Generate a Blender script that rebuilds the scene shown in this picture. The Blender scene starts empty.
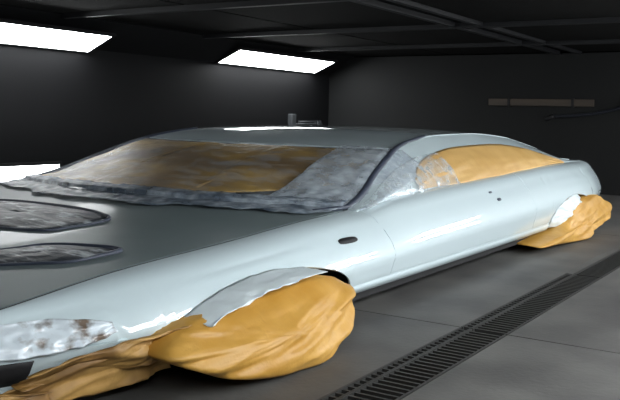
import bpy, bmesh, math, random
import numpy as np
from mathutils import Vector, Matrix, noise

# ------------------------------------------------------------------ camera, world, exposure
sc = bpy.context.scene
COL = sc.collection
AX = math.radians(32.631)          # angle between the view axis and the car's length
RL = math.radians(1.396)           # hand-held roll
cam_d = bpy.data.cameras.new('camera'); cam = bpy.data.objects.new('camera', cam_d); COL.objects.link(cam)
right = Vector((math.sin(AX), -math.cos(AX), 0)); fwd = Vector((math.cos(AX), math.sin(AX), 0)); up = Vector((0, 0, 1))
ix = right*math.cos(RL) + up*math.sin(RL); iy = up*math.cos(RL) - right*math.sin(RL)
M4 = Matrix((ix, iy, -fwd)).transposed().to_4x4(); M4.translation = Vector((0, 0, 1.0))
cam.matrix_world = M4
cam_d.sensor_fit = 'HORIZONTAL'; cam_d.sensor_width = 36; cam_d.lens = 839/620*36; cam_d.shift_y = -83.1/620
cam_d.clip_start = .02
sc.camera = cam
w = bpy.data.worlds.new('world'); sc.world = w; w.use_nodes = True
w.node_tree.nodes['Background'].inputs[0].default_value = (.5, .55, .6, 1); w.node_tree.nodes['Background'].inputs[1].default_value = 0.0
vs = sc.view_settings; vs.view_transform = 'Standard'; vs.look = 'None'; vs.gamma = 1; vs.use_curve_mapping = False; vs.exposure = 0.1
LAMP = 19.0                        # radiance of every light panel of the booth

# ------------------------------------------------------------------ helpers
def tag(o, label=None, cat=None, group=None, kind=None):
    if label: o['label'] = label
    if cat: o['category'] = cat
    if group: o['group'] = group
    if kind: o['kind'] = kind
    return o
def empty(name, loc, label=None, cat=None, group=None):
    o = bpy.data.objects.new(name, None); COL.objects.link(o); o.location = loc; o.empty_display_size = .1
    return tag(o, label, cat, group)
def link(name, me, mat, parent=None, smooth=False, loc=None):
    o = bpy.data.objects.new(name, me); COL.objects.link(o)
    if mat and not me.materials: me.materials.append(mat)
    if smooth:
        for p in me.polygons: p.use_smooth = True
    if loc is not None: o.location = loc
    if parent:
        o.parent = parent
        if loc is None: o.location = -origin(parent)
    return o
def origin(o):
    p = Vector((0, 0, 0))
    while o: p = p + o.location; o = o.parent
    return p
def pchip(pts):
    """monotone cubic through (x, y0, y1, ...) rows"""
    a = np.array(pts, float); x = a[:, 0]; ys = a[:, 1:]; n = len(x); h = np.diff(x); out = []
    for c in range(ys.shape[1]):
        y = ys[:, c]; d = np.diff(y)/h; m = np.zeros(n); m[0] = d[0]; m[-1] = d[-1]
        for i in range(1, n-1):
            if d[i-1]*d[i] > 0:
                w1 = 2*h[i]+h[i-1]; w2 = h[i]+2*h[i-1]; m[i] = (w1+w2)/(w1/d[i-1]+w2/d[i])
        out.append((y, m))
    def f(t):
        i = int(min(max(np.searchsorted(x, t)-1, 0), n-2)); s = min(max((t-x[i])/h[i], 0), 1); r = []
        for y, m in out:
            r.append(float((2*s**3-3*s*s+1)*y[i] + (s**3-2*s*s+s)*h[i]*m[i] + (-2*s**3+3*s*s)*y[i+1] + (s**3-s*s)*h[i]*m[i+1]))
        return r[0] if len(r) == 1 else r
    return f
def grid(name, fn, ns, nt, mat, parent=None, thick=0.0, smooth=True, slist=None, tlist=None):
    S_ = slist if slist is not None else [i/ns for i in range(ns+1)]
    T_ = tlist if tlist is not None else [j/nt for j in range(nt+1)]
    vv = [tuple(fn(s, t)) for s in S_ for t in T_]; k = len(T_)
    ff = [(i*k+j, (i+1)*k+j, (i+1)*k+j+1, i*k+j+1) for i in range(len(S_)-1) for j in range(k-1)]
    me = bpy.data.meshes.new(name); me.from_pydata(vv, [], ff); me.update()
    bm = bmesh.new(); bm.from_mesh(me); bmesh.ops.remove_doubles(bm, verts=bm.verts, dist=1e-5); bm.to_mesh(me); bm.free()
    o = link(name, me, mat, parent, smooth)
    if thick:
        m = o.modifiers.new('thickness', 'SOLIDIFY'); m.thickness = thick; m.offset = 0
        if thick >= .008:
            e = o.modifiers.new('crisp_edges', 'EDGE_SPLIT'); e.split_angle = math.radians(50)
    return o
def bxm(bm, lo, hi):
    vs_ = [bm.verts.new((x, y, z)) for x in (lo[0], hi[0]) for y in (lo[1], hi[1]) for z in (lo[2], hi[2])]
    for f in ((0,1,3,2),(4,6,7,5),(0,4,5,1),(2,3,7,6),(0,2,6,4),(1,5,7,3)): bm.faces.new([vs_[i] for i in f])
def box(name, lo, hi, mat, parent=None, bevel=0.0):
    bm = bmesh.new(); bxm(bm, lo, hi); bmesh.ops.recalc_face_normals(bm, faces=bm.faces)
    if bevel: bmesh.ops.bevel(bm, geom=bm.edges[:], offset=bevel, segments=2, affect='EDGES', profile=.6)
    me = bpy.data.meshes.new(name); bm.to_mesh(me); bm.free()
    return link(name, me, mat, parent)
def prism(name, quad, depth, mat, parent=None):
    """four corner points extruded by the vector depth"""
    q = [Vector(p) for p in quad]; d = Vector(depth); bm = bmesh.new()
    a = [bm.verts.new(p) for p in q]; b = [bm.verts.new(p+d) for p in q]
    bm.faces.new(a); bm.faces.new(b[::-1])
    for i in range(4): bm.faces.new((a[i], b[i], b[(i+1) % 4], a[(i+1) % 4]))
    bmesh.ops.recalc_face_normals(bm, faces=bm.faces)
    me = bpy.data.meshes.new(name); bm.to_mesh(me); bm.free()
    return link(name, me, mat, parent)
def tube(name, pts, rad, mat, parent=None, n=8):
    P = [Vector(p) for p in pts]; bm = bmesh.new(); rings = []
    for i, p in enumerate(P):
        d = (P[min(i+1, len(P)-1)] - P[max(i-1, 0)]).normalized()
        a = d.cross(Vector((0, 0, 1)) if abs(d.z) < .9 else Vector((1, 0, 0))).normalized(); b = d.cross(a)
        r = rad[i] if isinstance(rad, (list, tuple)) else rad
        rings.append([bm.verts.new(p + a*math.cos(k*2*math.pi/n)*r + b*math.sin(k*2*math.pi/n)*r) for k in range(n)])
    for i in range(len(rings)-1):
        for k in range(n): bm.faces.new((rings[i][k], rings[i][(k+1) % n], rings[i+1][(k+1) % n], rings[i+1][k]))
    bm.faces.new(rings[0][::-1]); bm.faces.new(rings[-1])
    bmesh.ops.recalc_face_normals(bm, faces=bm.faces)
    me = bpy.data.meshes.new(name); bm.to_mesh(me); bm.free()
    return link(name, me, mat, parent, True)
def nz(x, y, z=0.0): return noise.noise(Vector((x, y, z)))
def crease(x, y, z=0.0, oct=3):
    """sharp fold pattern, about -1..1"""
    s = 0; a = 1; f = 1
    for k in range(oct):
        s += a*(1-2*abs(nz(x*f+7*k, y*f+3*k, z+k*5.3))*1.6); a *= .5; f *= 2.1
    return s/1.75

# ------------------------------------------------------------------ materials
def mat(name, col, rough=.5, metal=0.0, coat=0.0, spec=.5, noise_col=None, nscale=8, nmix=(.35, .65), bump=0.0, bscale=30, stretch=None, alpha=None, detail=4):
    m = bpy.data.materials.new(name); m.use_nodes = True; nt = m.node_tree; b = nt.nodes['Principled BSDF']
    b.inputs['Base Color'].default_value = (*col, 1); b.inputs['Roughness'].default_value = rough; b.inputs['Metallic'].default_value = metal
    b.inputs['Coat Weight'].default_value = coat; b.inputs['Coat Roughness'].default_value = .04; b.inputs['Specular IOR Level'].default_value = spec
    tc = nt.nodes.new('ShaderNodeTexCoord'); mp = nt.nodes.new('ShaderNodeMapping'); nt.links.new(tc.outputs['Object'], mp.inputs['Vector'])
    if stretch: mp.inputs['Scale'].default_value = stretch
    def tex(scale):
        n = nt.nodes.new('ShaderNodeTexNoise'); n.inputs['Scale'].default_value = scale; n.inputs['Detail'].default_value = detail
        nt.links.new(mp.outputs['Vector'], n.inputs['Vector']); return n
    if noise_col or alpha:
        n = tex(nscale); r = nt.nodes.new('ShaderNodeValToRGB'); r.color_ramp.elements[0].position = nmix[0]; r.color_ramp.elements[1].position = nmix[1]
        nt.links.new(n.outputs['Fac'], r.inputs['Fac'])
        if noise_col:
            r.color_ramp.elements[0].color = (*col, 1); r.color_ramp.elements[1].color = (*noise_col, 1); nt.links.new(r.outputs['Color'], b.inputs['Base Color'])
        if alpha:
            n2 = tex(nscale*1.7); mr = nt.nodes.new('ShaderNodeMapRange'); mr.inputs['From Min'].default_value = nmix[0]; mr.inputs['From Max'].default_value = nmix[1]
            mr.inputs['To Min'].default_value = alpha[0]; mr.inputs['To Max'].default_value = alpha[1]
            nt.links.new(n2.outputs['Fac'], mr.inputs['Value']); nt.links.new(mr.outputs['Result'], b.inputs['Alpha'])
    if bump:
        n = tex(bscale); bp = nt.nodes.new('ShaderNodeBump'); bp.inputs['Strength'].default_value = bump; bp.inputs['Distance'].default_value = .01
        nt.links.new(n.outputs['Fac'], bp.inputs['Height']); nt.links.new(bp.outputs['Normal'], b.inputs['Normal'])
    return m
def emit(name, col, s):
    m = bpy.data.materials.new(name); m.use_nodes = True; nt = m.node_tree; nt.nodes.remove(nt.nodes['Principled BSDF'])
    e = nt.nodes.new('ShaderNodeEmission'); e.inputs[0].default_value = (*col, 1); e.inputs[1].default_value = s
    nt.links.new(e.outputs[0], nt.nodes['Material Output'].inputs[0]); return m
PAINT = mat('pale_primer', (.56, .67, .71), .5, coat=1.0)
PAINT.node_tree.nodes['Principled BSDF'].inputs['Coat IOR'].default_value = 1.9
HOODP = mat('grey_primer', (.125, .158, .165), .36, coat=.05, spec=.03, noise_col=(.145, .178, .185), nscale=2)
BLACK = mat('black_rubber', (.008, .008, .010), .7)
SEAL = mat('blue_grey_seal', (.035, .045, .07), .5)
GLASS = mat('dark_glass', (.02, .022, .022), .08)
PAPER = mat('ochre_masking_paper', (.42, .215, .030), .5, noise_col=(.52, .29, .06), nscale=5, bump=.35, bscale=22)
PAPER2 = mat('brown_masking_paper', (.17, .105, .035), .5, noise_col=(.44, .28, .065), nscale=3.2, nmix=(.38, .62), bump=.3, bscale=14, stretch=(1, .5, 1))
PAPER3 = mat('tan_window_paper', (.47, .28, .085), .5, noise_col=(.54, .34, .12), nscale=4, bump=.25, bscale=14)
PAPERF = mat('creased_brown_paper', (.20, .105, .03), .55, noise_col=(.46, .27, .08), nscale=5, nmix=(.4, .62), bump=.4, bscale=16)
FILM = mat('clear_masking_film', (.62, .69, .76), .36, noise_col=(.40, .45, .52), nscale=7, nmix=(.45, .75), alpha=(.02, .22), bump=.35, bscale=12, coat=0, spec=.35, stretch=(1, .5, 1))
FILMP = mat('bunched_masking_film', (.60, .68, .75), .25, noise_col=(.46, .53, .60), nscale=5, nmix=(.38, .72), alpha=(.30, .75), bump=.4, bscale=12, coat=.0, spec=.4)
FILM2 = mat('milky_masking_film', (.70, .77, .80), .25, noise_col=(.48, .55, .60), nscale=9, nmix=(.45, .7), alpha=(.12, .55), bump=.3, bscale=12, coat=.0)
FILMH = mat('film_over_headlight', (.66, .74, .80), .2, noise_col=(.16, .12, .09), nscale=13, nmix=(.50, .66), bump=.5, bscale=22, coat=.5)
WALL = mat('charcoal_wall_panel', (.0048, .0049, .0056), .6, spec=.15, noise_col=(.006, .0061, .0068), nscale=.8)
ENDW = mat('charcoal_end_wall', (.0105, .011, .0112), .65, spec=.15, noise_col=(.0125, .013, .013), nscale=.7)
CEIL = mat('ceiling_black', (.0025, .0025, .0025), .8, spec=.1)
FILT = mat('ceiling_filter', (.0020, .002, .002), .9, spec=.1, noise_col=(.0036, .0035, .0032), nscale=14, bump=.6, bscale=60)
BEAM = mat('painted_steel_beam', (.012, .0125, .014), .5, spec=.3)
CONC = mat('grey_concrete', (.056, .055, .054), .6, noise_col=(.098, .097, .092), nscale=2.4, nmix=(.35, .65), bump=.15, bscale=40, detail=6)
PIT = mat('pit_black', (.006, .006, .006), .9)
STEEL = mat('grate_steel', (.026, .026, .025), .6, spec=.3)
HOUS = mat('lamp_housing', (.012, .012, .013), .6, spec=.2)
TUBEL = emit('lamp_diffuser', (.96, .99, 1.0), LAMP)
WOOD = mat('brown_board', (.05, .036, .024), .6, noise_col=(.034, .025, .018), nscale=3, stretch=(1, .3, 4))
GREYM = mat('grey_fitting', (.06, .065, .07), .5, metal=.2)

# ------------------------------------------------------------------ the booth
XE, XB, YF, YN, ZC = 12.3, -3.2, 7.5, -.75, 2.02
G0, G1, G2, G3 = 1.325, 1.497, 1.507, 1.556      # edges of the drain grating across the floor
GX0, GX1, GXS = 1.0, 12.1, 5.65
floor = tag(box('floor', (XB, YN, -.34), (XE, YF, -.30), PIT), kind='structure')
SEAMS = [XB, -.17, 3.83, 7.86, XE]
for i in range(4):
    a, b = SEAMS[i]+.004, SEAMS[i+1]-.004
    for (c, d) in ((YN, G0-.004), (G3+.004, YF)):
        box('concrete_slab', (a, c, -.30), (b, d, 0), CONC, floor, .003)
box('concrete_slab', (XB, G0-.002, -.30), (GX0, G3+.002, -.002), CONC, floor)
box('concrete_slab', (GXS, G1+.008, -.30), (XE, G3+.004, -.001), CONC, floor)
box('concrete_slab', (GX1, G0-.004, -.30), (XE, G1+.008, -.001), CONC, floor)
wf = tag(box('wall_left', (XB, YF, -.34), (XE, YF+.1, 1.73), WALL), kind='structure')
prism('slanted_panel', [(XB, YF, 1.73), (XE, YF, 1.73), (XE, 7.02, ZC), (XB, 7.02, ZC)], (0, .05, .1), WALL, wf)
we = tag(box('wall_end', (XE, YN-.1, -.34), (XE+.1, YF+.1, ZC), ENDW), kind='structure')
wn = tag(box('wall_right', (XB, YN-.1, -.34), (XE, YN, 1.73), WALL), kind='structure')
prism('slanted_panel', [(XB, YN, 1.73), (XE, YN, 1.73), (XE, YN+.48, ZC), (XB, YN+.48, ZC)], (0, -.05, .1), WALL, wn)
tag(box('wall_back', (XB-.1, YN-.1, -.34), (XB, YF+.1, ZC), WALL), kind='structure')
ceil = tag(box('ceiling', (XB, YN, ZC+.03), (XE, YF, ZC+.1), CEIL), kind='structure')
BX = [-2.9, -.65, 1.6, 3.85, 6.1, 8.41, 10.6]
RY = [-.6, 1.25, 3.27, 3.53, 5.3, 7.0]
for x in BX: box('cross_beam', (x-.035, YN+.45, ZC-.035), (x+.035, 7.04, ZC+.03), BEAM, ceil)
for y in (3.27, 3.58): box('ceiling_rail', (XB, y-.03, ZC-.022), (XE, y+.03, ZC+.03), BEAM, ceil)
for i in range(len(BX)):
    x0 = BX[i]+.05; x1 = (BX[i+1] if i+1 < len(BX) else XE)-.05
    for (y0, y1) in ((-.6, 1.28), (1.32, 3.22), (3.64, 5.28), (5.32, 7.0)):
        box('filter_panel', (x0, y0, ZC+.012), (x1, y1, ZC+.03), FILT, ceil, .004)
def lamp(x0, x1, p, q, label, group=None):
    """a light box between the lines p=(y,z) (lower) and q=(y,z) (upper)"""
    cx = (x0+x1)/2; py, pz = p; qy, qz = q
    t = empty('light_panel', (cx, (py+qy)/2, (pz+qz)/2), label, 'light', group)
    n = Vector((0, pz-qz, qy-py)); n.normalize()
    if n.y*(3.2-py) < 0: n = -n
    qd = [Vector((x0, py, pz)), Vector((x1, py, pz)), Vector((x1, qy, qz)), Vector((x0, qy, qz))]
    prism('diffuser', qd, -n*.003, TUBEL, t)
    prism('housing', [p-n*.0032 for p in qd], -n*.02, HOUS, t)
    e = Vector((0, qy-py, qz-pz)).normalized()*.035; P = Vector((0, py, pz)); Q = Vector((0, qy, qz))
    def strip(a, b, c, d): prism('frame', [a+n*.008, b+n*.008, c+n*.008, d+n*.008], -n*.03, HOUS, t)
    X0, X1 = Vector((x0, 0, 0)), Vector((x1, 0, 0)); dx = Vector((.035, 0, 0))
    strip(X0+P-e-dx, X1+P-e+dx, X1+P+dx, X0+P-dx); strip(X0+Q-dx, X1+Q+dx, X1+Q+e+dx, X0+Q+e-dx)
    strip(X0+P-dx, X0+P, X0+Q, X0+Q-dx); strip(X1+P, X1+P+dx, X1+Q+dx, X1+Q)
    return t
PF, QF = (7.465, 1.733), (7.075, 1.905)
lamp(9.22, 11.77, PF, QF, 'white glowing ceiling-edge light panel above the car roof, the shorter one in view', 'far light row')
lamp(4.2, 6.83, (7.465, 1.695), (7.075, 1.865), 'white glowing light panel cut by the left picture edge, upper left', 'far light row')
lamp(-1.2, 1.6, (7.465, 1.70), (7.075, 1.87), 'glowing light panel on the far slanted wall edge, out of frame', 'far light row')
lamp(3.6, 6.45, (7.47, .24), (7.47, .395), 'low glowing wall light panel peeking out behind the windscreen at left edge')
for x0, x1, wd in ((-1.1, 1.5, 'beside the photographer'), (2.4, 5.0, 'beside the front wheel'), (5.9, 8.45, 'beside the rear wheel'), (9.35, 11.9, 'nearest the end wall')):
    lamp(x0, x1, (YN+.035, 1.70), (YN+.425, 1.87), 'glowing light panel on the near slanted wall edge '+wd)
    if x0 > 0: lamp(x0, x1, (YN+.03, .88), (YN+.03, 1.22), 'glowing vertical light panel on the near wall '+wd)

# ------------------------------------------------------------------ car body surfaces
VC = 3.57                                            # centre line of the car
SILL = .125
dmax = pchip([(1.35, 1.16), (1.6, 1.32), (1.757, 1.40), (1.95, 1.47), (2.2, 1.53), (2.6, 1.57), (5, 1.585), (7.6, 1.575), (8.2, 1.55), (8.7, 1.48), (9.0, 1.42), (9.2, 1.34), (9.3, 1.28)])
top = pchip([(1.35, 1.02, .275), (1.62, 1.21, .322), (1.757, 1.27, .343), (2.259, 1.30, .405), (2.965, 1.32, .448), (3.447, 1.32, .478), (3.9, 1.32, .497),
             (4.41, 1.355, .540), (5.8, 1.365, .585), (7.6, 1.34, .622), (8.6, 1.29, .622), (9.0, 1.22, .607), (9.3, 1.12, .585)])
prof = pchip([(0, .955), (.12, .978), (.3, .992), (.42, 1.0), (.46, 1.0), (.5, .996), (.6, .985), (.7, .966), (.82, .935), (.93, .5), (1.0, 0)])
AF, AR = (2.89, .16, .66, .182), (7.45, .17, .66, .205)
def zbot(u):
    z = SILL
    for (c, zc, a, b) in (AF, AR):
        if abs(u-c) < a: z = max(z, zc+b*math.sqrt(1-((u-c)/a)**2))
    return z
def side_pt(u, z, sg=1, off=0.0):
    dt, zt = top(u); dm = dmax(u); s = (z-SILL)/(zt-SILL)
    s = min(max(s, 0), 1)
    if s <= .82: d = dm*prof(s)
    else:
        k = (s-.82)/.18; d0 = dm*prof(.82); d = dt+(d0-dt)*math.sqrt(max(0, 1-k*k)) if k < 1 else dt
        d = d*.75 + .25*(d0+(dt-d0)*k)
    return Vector((u, VC-sg*(d+off), z))
def side_panel(name, u0, u1, sg, m, parent, zlo=None, zhi=None, extra=(), off=0.0):
    n = max(4, int((u1-u0)/.05)); us = [u0+(u1-u0)*i/n for i in range(n+1)]
    for (c, zc, a, b) in (AF, AR):
        for e in (-.999, -.97, -.9, .9, .97, .999):
            if u0 < c+a*e < u1: us.append(c+a*e)
    us = sorted(set(us)); tl = [0, .08, .16, .24, .32, .4, .46, .52, .6, .7, .78, .84, .88, .92, .95, .975, .99, 1.0]
    def f(u, t):
        zb = max(zbot(u), zlo(u) if zlo else 0); zt = min(top(u)[1], zhi(u) if zhi else 9)
        return side_pt(u, zb+(zt-zb)*t, sg, off)
    return grid(name, f, 0, 0, m, parent, .012, slist=us, tlist=tl)
rail = pchip([(3.90, 1.32, .50), (4.15, 1.275, .553), (4.45, 1.20, .655), (4.7, 1.15, .738), (4.95, 1.10, .805), (5.18, 1.075, .842), (5.6, 1.055, .880), (6.3, 1.05, .890), (6.95, 1.06, .864), (7.6, 1.11, .778), (8.25, 1.19, .650), (8.6, 1.25, .624)])
CAR = empty('masked_coupe', (5.3, VC, 0), 'pale primed two-door car masked with ochre paper and plastic film', 'car')
sill_top = lambda u: .185
for sg in (1, -1):
    side_panel('front_fender', 1.50, 3.960, sg, PAINT, CAR, zlo=lambda u: .228 if u < 2.10 else 0)
    dr = side_panel('door', 3.963, 6.338, sg, PAINT, CAR, zlo=lambda u: .187)
    side_panel('rear_quarter', 6.341, 9.12, sg, PAINT, CAR)
    us = [3.54+i*(6.78-3.54)/40 for i in range(41)]
    grid('sill', lambda u, t, s=sg: side_pt(u, .125+.06*t, s, .012*math.sin(math.pi*min(1, t*1.2+.05))**.5 if 0 < t < .8 else .0), 0, 0, PAINT, CAR, .012, slist=us, tlist=[0, .02, .15, .35, .55, .75, .85, 1])
    # cabin side between belt and roof rail: pillars and window frame, the glass recessed in it
    def cab(u, t, s, off=0.0):
        db, zb = top(u); d1, z1 = rail(min(u, 8.6)); zb -= .004
        bulge = .05*math.sin(math.pi*t)
        return Vector((u, VC-s*(db+(d1-db)*t+bulge+off), zb+(z1-zb)*t))
    us = [3.92+i*(8.55-3.92)/80 for i in range(81)]
    grid('window_frame', lambda u, t, s=sg: cab(u, t, s), 0, 0, PAINT, CAR, .01, slist=us, tlist=[i/12 for i in range(13)])
    us = [4.85+i*(7.5-4.85)/40 for i in range(41)]
    grid('side_window', lambda u, t, s=sg: cab(u, .1+.5*t, s, .007), 0, 0, GLASS, CAR, .004, slist=us, tlist=[i/8 for i in range(9)])
    # black seal strip down the windscreen pillar
    pts = []
    for i in range(24):
        u = 3.72+(5.45-3.72)*i/23
        if u < 3.92: d1, z1 = top(u)[0]-.01-(3.92-u)*.4, top(u)[1]+.008
        else: d1, z1 = rail(u)
        pts.append((u, VC-sg*(d1-.012), z1+.008))
    tube('pillar_seal', pts, [.012+.009*min(1, i/6)*min(1, (23-i)/10) for i in range(24)], SEAL, CAR, 8)
# hood, roof, windscreen, rear window, trunk lid: u = rail.u -/+ bow(1-q^2)
hz = pchip([(.9, .19), (1.2, .25), (1.62, .322), (1.757, .343), (2.259, .405), (2.965, .448), (3.447, .478), (3.9, .497)])
def hood_z(u, d): return hz(u)+max(.004, .012+.020*(u-2.2))*(1-min(1, (d/1.3)**2))
def hood(s, q, off=0.0):
    ue = 1.66+(3.90-1.66)*s; de = top(ue)[0]-.02; uu = ue-(.42+.0*s)*(1-q*q); d = de*q
    z = hood_z(uu, d)
    if s < .06: z -= .05*((.06-s)/.06)**2
    return Vector((uu, VC-d, z+off))
HOOD = grid('hood', hood, 36, 40, HOODP, CAR, .012, slist=[0, .01, .025, .045, .07]+[.1+.9*i/32 for i in range(33)], tlist=[-1+2*i/40 for i in range(41)])
for sg in (1, -1):
    tube('edge_seam', [(u, VC-sg*(top(u)[0]-.006), top(u)[1]+.001) for u in [1.72+i*(3.72-1.72)/40 for i in range(41)]], .006, BLACK, HOOD, 6)
def ws(s, q, off=0.0):
    u0 = 3.90+(4.90-3.90)*s; d, z = rail(u0); d -= .02; z += .004
    uu = u0-(.42*(1-s)+.12*s)*(1-q*q); zz = z+(.022*(1-s)-.005*s+.032*math.sin(math.pi*s))*(1-q*q)
    return Vector((uu-off*.4, VC-d*q, zz+off))
def roof(s, q):
    u0 = 4.92+(7.15-4.92)*s; d, z = rail(u0)
    cr = -.002+.030*min(1, s*3.2)**.7; e = (abs(q)**2.2); bow = -.12*(1-s)+.12*s
    return Vector((u0+bow*(1-q*q), VC-d*q, z+cr*(1-e)+.004))
def rw(s, q, off=0.0):
    u0 = 7.17+(8.5-7.17)*s; d, z = rail(u0); d -= .01
    return Vector((u0+(.12*(1-s)+.3*s)*(1-q*q), VC-d*q, z+.034*(1-s*.7)*(1-abs(q)**2.2)+off))
QL = [-1+2*i/32 for i in range(33)]
grid('windscreen', ws, 24, 0, GLASS, CAR, .008, tlist=QL)
grid('roof', roof, 30, 0, PAINT, CAR, .012, tlist=QL)
grid('rear_window', rw, 20, 0, GLASS, CAR, .008, tlist=[.80*q for q in QL])
for sg in (1, -1): grid('rear_pillar', lambda s, k, g=sg: rw(s, g*(.80+.205*k), .004), 20, 8, PAINT, CAR, .012)
def trunk(s, q):
    u0 = 8.52+(9.2-8.52)*s; d, z = top(u0); d -= .006
    return Vector((u0+.3*(1-q*q), VC-d*q, z+.012*(1-q*q)-.03*s*s*s*(1-q*q)))
grid('trunk_lid', trunk, 14, 0, PAINT, CAR, .012, tlist=QL)
# bumpers: walls lofted along a plan path around nose and tail
nose = pchip([(0, 1.15, 0), (.3, 1.17, .5), (.55, 1.27, .95), (.75, 1.48, 1.25), (.88, 1.78, 1.41), (1, 2.095, 1.508), (1.12, 2.32, 1.545)])
tail = pchip([(0, 9.56, 0), (.35, 9.53, .55), (.6, 9.45, .95), (.8, 9.33, 1.22), (.92, 9.22, 1.345), (1, 9.135, 1.395)])
def nose_pt(p, t, zlo, zhi, off=0.0):
    """p -1..1 along the path, t 0..1 from zlo to zhi"""
    u, d = nose(abs(p)); sg = 1 if p >= 0 else -1
    z = zlo+(zhi-zlo)*t; fz = (z-.2)/.2
    ins = .05*fz*fz
    c = Vector((2.2, 0)); v2 = Vector((u, d)); r = (v2-c); k = 1+(off-ins)/max(r.length, .2)
    v2 = c+r*k; w_ = min(1, max(0, (abs(p)-.72)/.14)); w_ = w_*w_*(3-2*w_)
    return Vector((v2.x, VC-sg*v2.y, z)).lerp(side_pt(u, z, sg, off), w_)
NP = [-1+2*i/64 for i in range(65)]
grid('front_bumper', lambda p, t: nose_pt(p, t, .07, .225), 0, 0, PAINT, CAR, .012, slist=NP, tlist=[i/10 for i in range(11)])
def fascia(p, t):
    """nose panel between bumper and hood edge"""
    u, d = nose(abs(p)); sg = 1 if p >= 0 else -1
    a = nose_pt(p, 1, .07, .226); q = min(1, d/1.30)
    s0 = hood(.03, sg*min(1, q*1.0)); ue, = (max(s0.x, 0),)
    if u > 1.70: dt, zt = top(u); e = Vector((u, VC-sg*(dt+.012), zt-.004))
    else: e = s0+Vector((-.02, 0, -.018))
    k = t; m = a.lerp(e, k); bulge = .055*math.sin(math.pi*k)
    r = Vector((a.x-2.3, a.y-VC, 0)).normalized()
    o = m+r*bulge*.6+Vector((0, 0, bulge*.5))
    w_ = min(1, max(0, (abs(p)-.72)/.14)); w_ = w_*w_*(3-2*w_)
    return o.lerp(side_pt(u, .228+(top(max(u, 1.4))[1]-.228)*t, sg), w_) if w_ > 0 else o
grid('nose_panel', fascia, 0, 0, PAINT, CAR, .010, slist=[-.765+1.53*i/48 for i in range(49)], tlist=[i/8 for i in range(9)])
def tail_pt(p, t):
    u, d = tail(abs(p)); sg = 1 if p >= 0 else -1; z = .14+(top(9.12)[1]-.142)*t
    sd = VC-side_pt(9.12, z).y
    return Vector((9.12+max(0, u-9.12)*(1-.45*max(0, t-.45)-.2*max(0, .2-t)), VC-sg*d*sd/1.395, z))
grid('rear_bumper', lambda p, t: tail_pt(p, t*.55), 0, 0, PAINT, CAR, .012, slist=NP, tlist=[i/10 for i in range(11)])
grid('tail_panel', lambda p, t: tail_pt(p, .56+.44*t), 0, 0, PAINT, CAR, .012, slist=NP, tlist=[i/8 for i in range(9)])
box('underbody', (1.55, VC-1.3, .085), (9.0, VC+1.3, .26), BLACK, CAR, .02)
box('sill_shade_slab', (3.45, VC-1.45, .055), (6.85, VC+1.45, .12), BLACK, CAR, .01)  # black slab hung below the sills, standing in for the shade under the car
for (c, sg) in ((2.85, 1), (2.85, -1), (7.45, 1), (7.45, -1)):
    me = bpy.data.meshes.new('tyre'); bm = bmesh.new(); rings = []
    for yy, k in ((-.2, .86), (-.17, 1), (.17, 1), (.2, .86)):
        rings.append([bm.verts.new((math.cos(a)*.52*k, yy, math.sin(a)*.165*k)) for a in [2*math.pi*i/32 for i in range(32)]])
    for r in range(3):
        for i in range(32): bm.faces.new((rings[r][i], rings[r][(i+1) % 32], rings[r+1][(i+1) % 32], rings[r+1][i]))
    bm.faces.new(rings[0]); bm.faces.new(rings[-1][::-1]); bmesh.ops.recalc_face_normals(bm, faces=bm.faces); bm.to_mesh(me); bm.free()
    link('tyre', me, BLACK, CAR, loc=Vector((c-5.3, -sg*1.27, .168)))
# small openings on the near side
def disc_on_side(name, u, z, ru, rz, m, parent, slant=0.0):
    o = 18; me = bpy.data.meshes.new(name); bm = bmesh.new(); c = bm.verts.new(side_pt(u, z, 1, .012)); ring = []
    for i in range(o):
        a = 2*math.pi*i/o; cu = math.copysign(abs(math.cos(a))**.7, math.cos(a))*ru; cz = math.copysign(abs(math.sin(a))**.7, math.sin(a))*rz+slant*cu
        ring.append(bm.verts.new(side_pt(u+cu, z+cz, 1, .008)))
    for i in range(o): bm.faces.new((c, ring[i], ring[(i+1) % o]))
    bm.to_mesh(me); bm.free(); ob = link(name, me, m, parent, True)
    md = ob.modifiers.new('thickness', 'SOLIDIFY'); md.thickness = .006; md.offset = 0
    return ob
tag(disc_on_side('side_marker_opening', 3.58, .397, .085, .0125, BLACK, CAR), 'black oval marker opening')
tag(disc_on_side('handle_opening', 5.66, .455, .035, .009, SEAL, CAR), 'small dark door handle opening')
tag(disc_on_side('lock_opening', 5.60, .505, .03, .006, SEAL, CAR), 'tiny dark lock opening')
# hood scoop and side vent, covered with crumpled film
def vent(name, ring, h, seed):
    r = [Vector((u, v)) for u, v in ring]; n = len(r); R = []
    for i in range(n):                                     # Catmull-Rom resample
        p0, p1, p2, p3 = r[i-1], r[i], r[(i+1) % n], r[(i+2) % n]
        for k in range(5):
            t = k/5; R.append(.5*((2*p1)+(p2-p0)*t+(2*p0-5*p1+4*p2-p3)*t*t+(3*p1-p0-3*p2+p3)*t**3))
    c = sum(R, Vector((0, 0)))/len(R)
    def P(p, off): return Vector((p.x, p.y, hood_z(p.x, p.y-VC)+.006+off))
    ob = tube(name, [P(p, .004) for p in R+[R[0]]], [.007+.008*max(0, (p.x-c.x)/.3) for p in R+[R[0]]], SEAL, HOOD, 6)
    N = len(R)
    def f(i, t):
        p = c+(R[int(i) % N]-c)*(1-t*.999)
        cz = crease(p.x*6+seed, p.y*4, seed)
        return P(p, .004+h*(1-(1-t)**3)*(.6+.4*cz))
    fl = grid('vent_film', f, 0, 0, FILMV, HOOD, .002, slist=list(range(N))+[N], tlist=[i/10 for i in range(11)])
    tag(fl, 'crumpled film over the dark hood vent')
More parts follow.
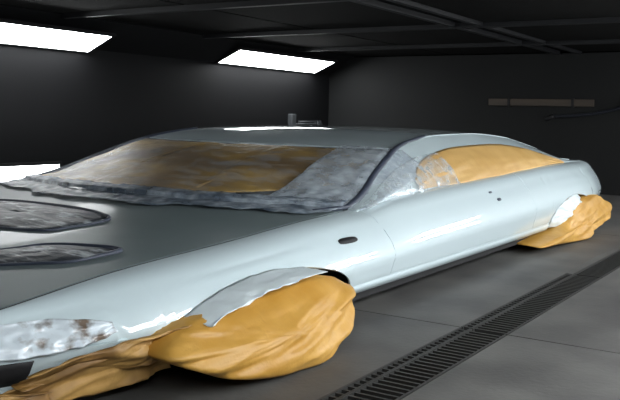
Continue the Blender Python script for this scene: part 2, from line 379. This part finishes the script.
FILMV = mat('vent_film', (.022, .027, .036), .45, noise_col=(.40, .44, .47), nscale=10, nmix=(.55, .68), bump=.6, bscale=14, coat=.0, spec=.08, stretch=(1.6, .6, 1))
vent('hood_scoop', [(2.95, 3.05), (3.03, 3.30), (3.05, 3.64), (3.03, 3.99), (2.90, 4.20), (2.61, 4.15), (2.50, 3.85), (2.50, 3.45), (2.565, 3.088), (2.69, 3.03), (2.82, 3.007)], .024, 1.3)
for sg in (1, -1):
    vent('hood_vent', [(u, v if sg > 0 else 2*VC-v) for u, v in [(2.478, 2.493), (2.459, 2.647), (2.39, 2.813), (2.259, 2.903), (2.105, 3.0), (2.014, 2.945), (2.062, 2.764), (2.145, 2.635), (2.238, 2.517), (2.358, 2.49)]], .014, 4.1)

# ------------------------------------------------------------------ masking paper and film
def wheel_cover(name, ring, bulge, seed, label, m, depth=.5):
    r = [Vector(p) for p in ring]; n = len(r); R = []
    for i in range(n):
        p0, p1, p2, p3 = r[i-1], r[i], r[(i+1) % n], r[(i+2) % n]
        for k in range(6):
            t = k/6; R.append(.5*((2*p1)+(p2-p0)*t+(2*p0-5*p1+4*p2-p3)*t*t+(3*p1-p0-3*p2+p3)*t**3))
    N = len(R); c = sum(R, Vector((0, 0, 0)))/N; c.y = min(p.y for p in R)+.05
    vv = []; K = 18
    for k in range(K+1):
        t = k/K
        for i, p in enumerate(R):
            q = c.lerp(p, t); a = i/N*2*math.pi
            w_ = crease(q.x*1.1+seed, q.z*11-q.x*1.6, seed, 4)
            q = q+Vector((0, -bulge*math.sqrt(max(0, 1-t**2.4))-.028*w_*(1-.3*t), .006*w_*t))
            rd = math.sin(a*9+seed+3*nz(a*2, seed))*.012*max(0, t-.55)*2
            q.y -= rd
            q.z = max(q.z, .004); vv.append(q)
    for j, (sc_, dy) in enumerate(((.985, .08), (.95, depth*.5), (.9, depth))):
        for i, p in enumerate(R):
            q = Vector((c.x+(p.x-c.x)*sc_, p.y+dy, max(.004, c.z+(p.z-c.z)*sc_))); vv.append(q)
    rows = K+4; ff = []
    for k in range(rows-1):
        for i in range(N): ff.append((k*N+i, (k+1)*N+i, (k+1)*N+(i+1) % N, k*N+(i+1) % N))
    ff.append(tuple((rows-1)*N+i for i in range(N)))
    base = Vector((c.x, c.y, 0))
    me = bpy.data.meshes.new(name); me.from_pydata([tuple(v-base) for v in vv], [], ff); me.update()
    bm = bmesh.new(); bm.from_mesh(me); bmesh.ops.remove_doubles(bm, verts=bm.verts, dist=1e-4); bmesh.ops.recalc_face_normals(bm, faces=bm.faces); bm.to_mesh(me); bm.free()
    o = link(name, me, m, None, True, base)
    return tag(o, label, 'wheel cover', 'ochre wheel covers')
FB = [(2.3, 1.96, .258), (2.53, 1.99, .294), (2.79, 2.0, .316), (3.07, 2.0, .309), (3.31, 1.97, .264), (3.4, 1.92, .201), (3.36, 1.88, .144), (3.24, 1.84, .082), (3.04, 1.79, .022), (2.83, 1.78, .003), (2.63, 1.79, .013), (2.39, 1.82, .056), (2.26, 1.85, .1), (2.16, 1.88, .147), (2.11, 1.91, .181), (2.18, 1.94, .223)]
wheel_cover('wheel_cover', FB, .05, 2.2, 'large ochre paper cover wrapped around the front wheel', PAPER)
RB = [(7.30, 1.99, .30), (7.75, 2.0, .335), (8.15, 1.99, .327), (8.53, 1.96, .236), (8.52, 1.93, .141), (8.19, 1.91, .076), (7.75, 1.91, .05), (7.49, 1.88, .005), (6.72, 1.91, .03), (6.25, 1.94, .06), (6.70, 1.96, .10), (7.05, 1.97, .18)]
wheel_cover('wheel_cover', RB, .04, 5.7, 'small ochre paper cover around the rear wheel at right', PAPER)

WFILM = mat('white_arch_film', (.64, .72, .75), .35, noise_col=(.56, .63, .66), nscale=8, nmix=(.4, .7), bump=.3, bscale=14)
def arch_film(A, a0, a1, ri, yin, seed, label):
    c, zc, ra, rb = A
    def f(s, k):
        an = math.radians(a0+(a1-a0)*s); ro = 1.012+.02*nz(s*6, seed)
        r = ro+(ri(s)-ro)*k; u = c+ra*r*math.cos(an); z = max(.02, zc+rb*r*math.sin(an))
        y = side_pt(u, max(z, .13), 1, .012).y; y = y+(yin-y)*min(1, k*1.2)
        return Vector((u, y-.012*crease(s*6, k*2.5, seed)*min(1, k*3), z+.006*crease(s*5, k*2, seed+4)))
    return tag(grid('arch_film', f, 44, 14, WFILM, None, .002), label, 'masking film')
arch_film(AF, 150, 70, lambda s: .985-.10*math.sin(math.pi*s)**.8+.03*nz(s*5, 1), 1.885, 3.0, 'crumpled whitish film along the front wheel arch above the ochre cover')
arch_film(AR, 188, 85, lambda s: .30+.35*s, 1.95, 6.0, 'crumpled white film taped over the rear wheel arch')
# windscreen: brown paper sheets under clear film
t = empty('windscreen_mask', ws(.5, 0), 'brown paper and clear film masking the windscreen', 'masking sheet')
def wpaper(q0, q1, seed):
    def f(s, k):
        q = q0+(q1-q0)*k
        lo = .05+.05*nz(q*3, seed)+.6*max(0, q-.42); hi = .95-.04*abs(nz(q*4, seed+3))-.12*max(0, q-.45)
        a = ws(lo+(hi-lo)*s, q, .010+.007*max(-.6, crease(q*2.2+seed, s*2.5, seed)))
        return a
    return grid('paper_sheet', f, 22, 30, PAPER2, t, .002)
wpaper(-.95, -.28, 1.0); wpaper(-.30, .34, 5.0); wpaper(.30, .93, 9.0)
def wfilm(s, k):
    q = -1+2*k; ex = 1.06 if q > .6 else 1.0
    s2 = -.02+1.0*s
    if s2 < 0: a = ws(0, q, .02)+Vector((s2*1.4, 0, s2*.05))
    else: a = ws(s2, q, .020)
    return a+Vector((0, 0, .005*crease(q*3+2, s*4, .7)))
grid('clear_film', wfilm, 40, 80, FILM, t, .0015)
def cowlfilm(s, k):
    q = -1.0+2.0*k; reach = .10+.05*nz(q*5, 2.0)
    if s < .5: a = ws((1-2*s)*.07, q, .022)
    else:
        sl = 1.0-(2*s-1)*reach; a = hood(min(1, sl), q, .010)
    return a+Vector((0, 0, .009*crease(q*9, s*3, 2.1)+.008))
grid('cowl_film', cowlfilm, 16, 110, mat('cowl_film', (.09, .12, .16), .45, noise_col=(.40, .46, .52), nscale=9, nmix=(.42, .68), bump=.5, bscale=20, coat=.0, spec=.2, alpha=(.6, 1.0)), t, .0015)
# near A pillar film
def pfilm(s, k):
    if k < .62:
        q = .70+.28*k/.62; return ws(.03+.93*s, q, .026)+Vector((0, 0, .006*crease(s*6, k*5, 3.3)))
    u = 3.92+(4.98-3.92)*(.03+.93*s); kk = (k-.62)/.38
    return cab(u, 1-.62*kk, 1, .013+.008*crease(s*7, k*6, 8.8))
us = None
grid('pillar_film', pfilm, 44, 30, FILMP, t, .0015)
# side window
t2 = empty('side_window_mask', (6.2, VC-1.3, .6), 'tan paper and milky film masking the near side window', 'masking sheet')
lo_t = pchip([(4.70, .10), (5.3, .03), (6.0, .02), (7.0, .03), (7.95, .12)])
hi_t = pchip([(4.70, .42), (4.85, .62), (5.15, .72), (5.8, .76), (6.5, .76), (7.1, .68), (7.55, .50), (7.95, .24)])
def spaper(s, k):
    u = 4.70+3.2*s; a, b = lo_t(u), hi_t(u)
    return cab(u, a+(b-a)*k, 1, .018+.010*crease(u*1.3, k*2.2, 6.0))
grid('paper_sheet', spaper, 60, 16, PAPER3, t2, .002)
def sfilm(s, k):
    u = 4.0+1.3*s; hi = .97; lo = -.02
    return cab(u, lo+(hi-lo)*k*(1-.25*s), 1, .026+.008*crease(u*4, k*4, 1.9))
grid('milky_film', sfilm, 40, 24, FILM2, t2, .0015)
# front bumper paper
t3 = empty('bumper_mask', (1.7, VC-1.4, 0), 'crumpled brown paper taped over the front bumper ahead of the wheel', 'masking sheet')
def bpaper(p0, p1, z0, z1, seed, off, amp):
    def f(s, k):
        p = p0+(p1-p0)*s; zz0 = z0(p) if callable(z0) else z0; zz1 = z1(p) if callable(z1) else z1
        a = nose_pt(p, k, zz0, zz1, off+amp*crease(p*7+seed, k*1.6, seed))
        a.z = max(.004, a.z+.012*crease(p*5+seed, k+3, seed+2)); return a
    return grid('paper_sheet', f, 50, 18, PAPERF, t3, .002)
bpaper(.55, 1.115, pchip([(.5, .02), (.8, .03), (1.12, .075)]), pchip([(.5, .085), (.82, .10), (.88, .14), (.93, .20), (1.0, .225), (1.13, .235)]), 1.0, .030, .045)
bpaper(.86, 1.10, pchip([(.86, .12), (1.12, .15)]), pchip([(.86, .165), (.93, .215), (1.0, .235), (1.13, .25)]), 4.4, .06, .04)
bpaper(.60, .90, .05, pchip([(.6, .12), (.75, .135), (.9, .10)]), 8.0, .06, .03)
INTK = grid('air_intake', lambda p, k: nose_pt(p, k, .12, .205, .008), 0, 0, BLACK, CAR, .004, slist=[.45+.43*i/20 for i in range(21)], tlist=[i/4 for i in range(5)])
# headlight film
hl_lo = pchip([(1.45, .225), (1.75, .222), (1.93, .235), (2.04, .262)]); hl_hi = pchip([(1.45, .278), (1.62, .305), (1.80, .318), (1.95, .308), (2.04, .29)])
def hfilm(s, k):
    u = 1.45+.59*s; z = hl_lo(u)+(hl_hi(u)-hl_lo(u))*k
    return side_pt(u, z, 1, .010+.014*(1+crease(u*11, k*2.6, 3.0)))
hl = tag(grid('headlight_cover', hfilm, 60, 16, FILMH, None, .002), 'crumpled whitish film covering the near headlight at the left edge', 'masking film')

# ------------------------------------------------------------------ floor grating
bar_me = None
def grating(x0, x1, label, narrow):
    g = empty('floor_grate', ((x0+x1)/2, (G0+G3)/2, 0), label, 'floor grate', 'drain grating sections')
    for a, b in ((G0, G0+.010), (G1-.003, G2+.003)): box('edge_rail', (x0+.004, a, -.05), (x1-.004, b, .002), STEEL, g)
    if narrow: box('edge_rail', (x0+.004, G3-.008, -.05), (x1-.004, G3, .002), STEEL, g)
    n = int((x1-x0)/.046)
    for i in range(n):
        xc = x0+.03+i*.046-(x0+x1)/2
        for (a, b, nm) in ((G0+.010, G1-.003, 'wide'), (G2+.003, G3-.008, 'thin')):
            if nm == 'thin' and not narrow: continue
            if nm not in BARS:
                bm = bmesh.new(); h = (b-a)/2; bxm(bm, (-.007, -h, -.03), (.007, h, 0)); bmesh.ops.recalc_face_normals(bm, faces=bm.faces)
                BARS[nm] = bpy.data.meshes.new('grate_bar'); bm.to_mesh(BARS[nm]); bm.free()
            link('grate_bar', BARS[nm], STEEL, g, loc=Vector((xc, (a+b)/2-(G0+G3)/2, -.002)))
BARS = {}
grating(GX0, 3.83, 'black slatted floor grate section nearest the camera, ending at the slab joint', True)
grating(3.83, GXS, 'black slatted floor grate section between the slab joint and the narrowing step', True)
grating(GXS, GX1, 'narrower black floor grate section running toward the end wall', False)

# ------------------------------------------------------------------ things on the walls
b = empty('wall_board', (XE-.02, 3.85, 1.30), 'long brown wooden board mounted on the dark end wall', 'board')
box('plank', (XE-.045, 3.05, 1.245), (XE-.003, 4.62, 1.345), WOOD, b, .006)
for y in (3.35, 4.3): box('bracket', (XE-.055, y-.02, 1.225), (XE-.003, y+.02, 1.36), HOUS, b, .003)
hz_ = empty('air_hose', (XE-.1, 3.0, 1.2), 'dark hose hanging diagonally on the end wall at right', 'hose')
tube('hose', [(XE-.09, 2.3+.11*i, 1.36-.022*i-.07*math.sin(i/12*math.pi)) for i in range(13)], .022, mat('hose_rubber', (.010, .012, .018), .4), hz_)
tube('coupling', [(XE-.09, 3.60, 1.10), (XE-.09, 3.72, 1.05)], .035, HOUS, hz_)
box('wall_hook', (XE-.11, 2.55, 1.24), (XE-.003, 2.60, 1.34), HOUS, hz_, .004)
rg = empty('air_regulator', (11.3, YF-.04, .95), 'small grey air regulator on the far wall above the car roof', 'regulator')
box('body', (11.05, YF-.09, .84), (11.17, YF-.003, 1.04), GREYM, rg, .012)
tube('pipe', [(11.17, YF-.05, .88), (12.0, YF-.05, .885)], .018, GREYM, rg)
tube('pipe', [(11.3, YF-.05, .92), (11.85, YF-.05, .925)], .012, GREYM, rg)
box('valve', (11.85, YF-.08, .86), (11.95, YF-.003, .94), GREYM, rg, .01)
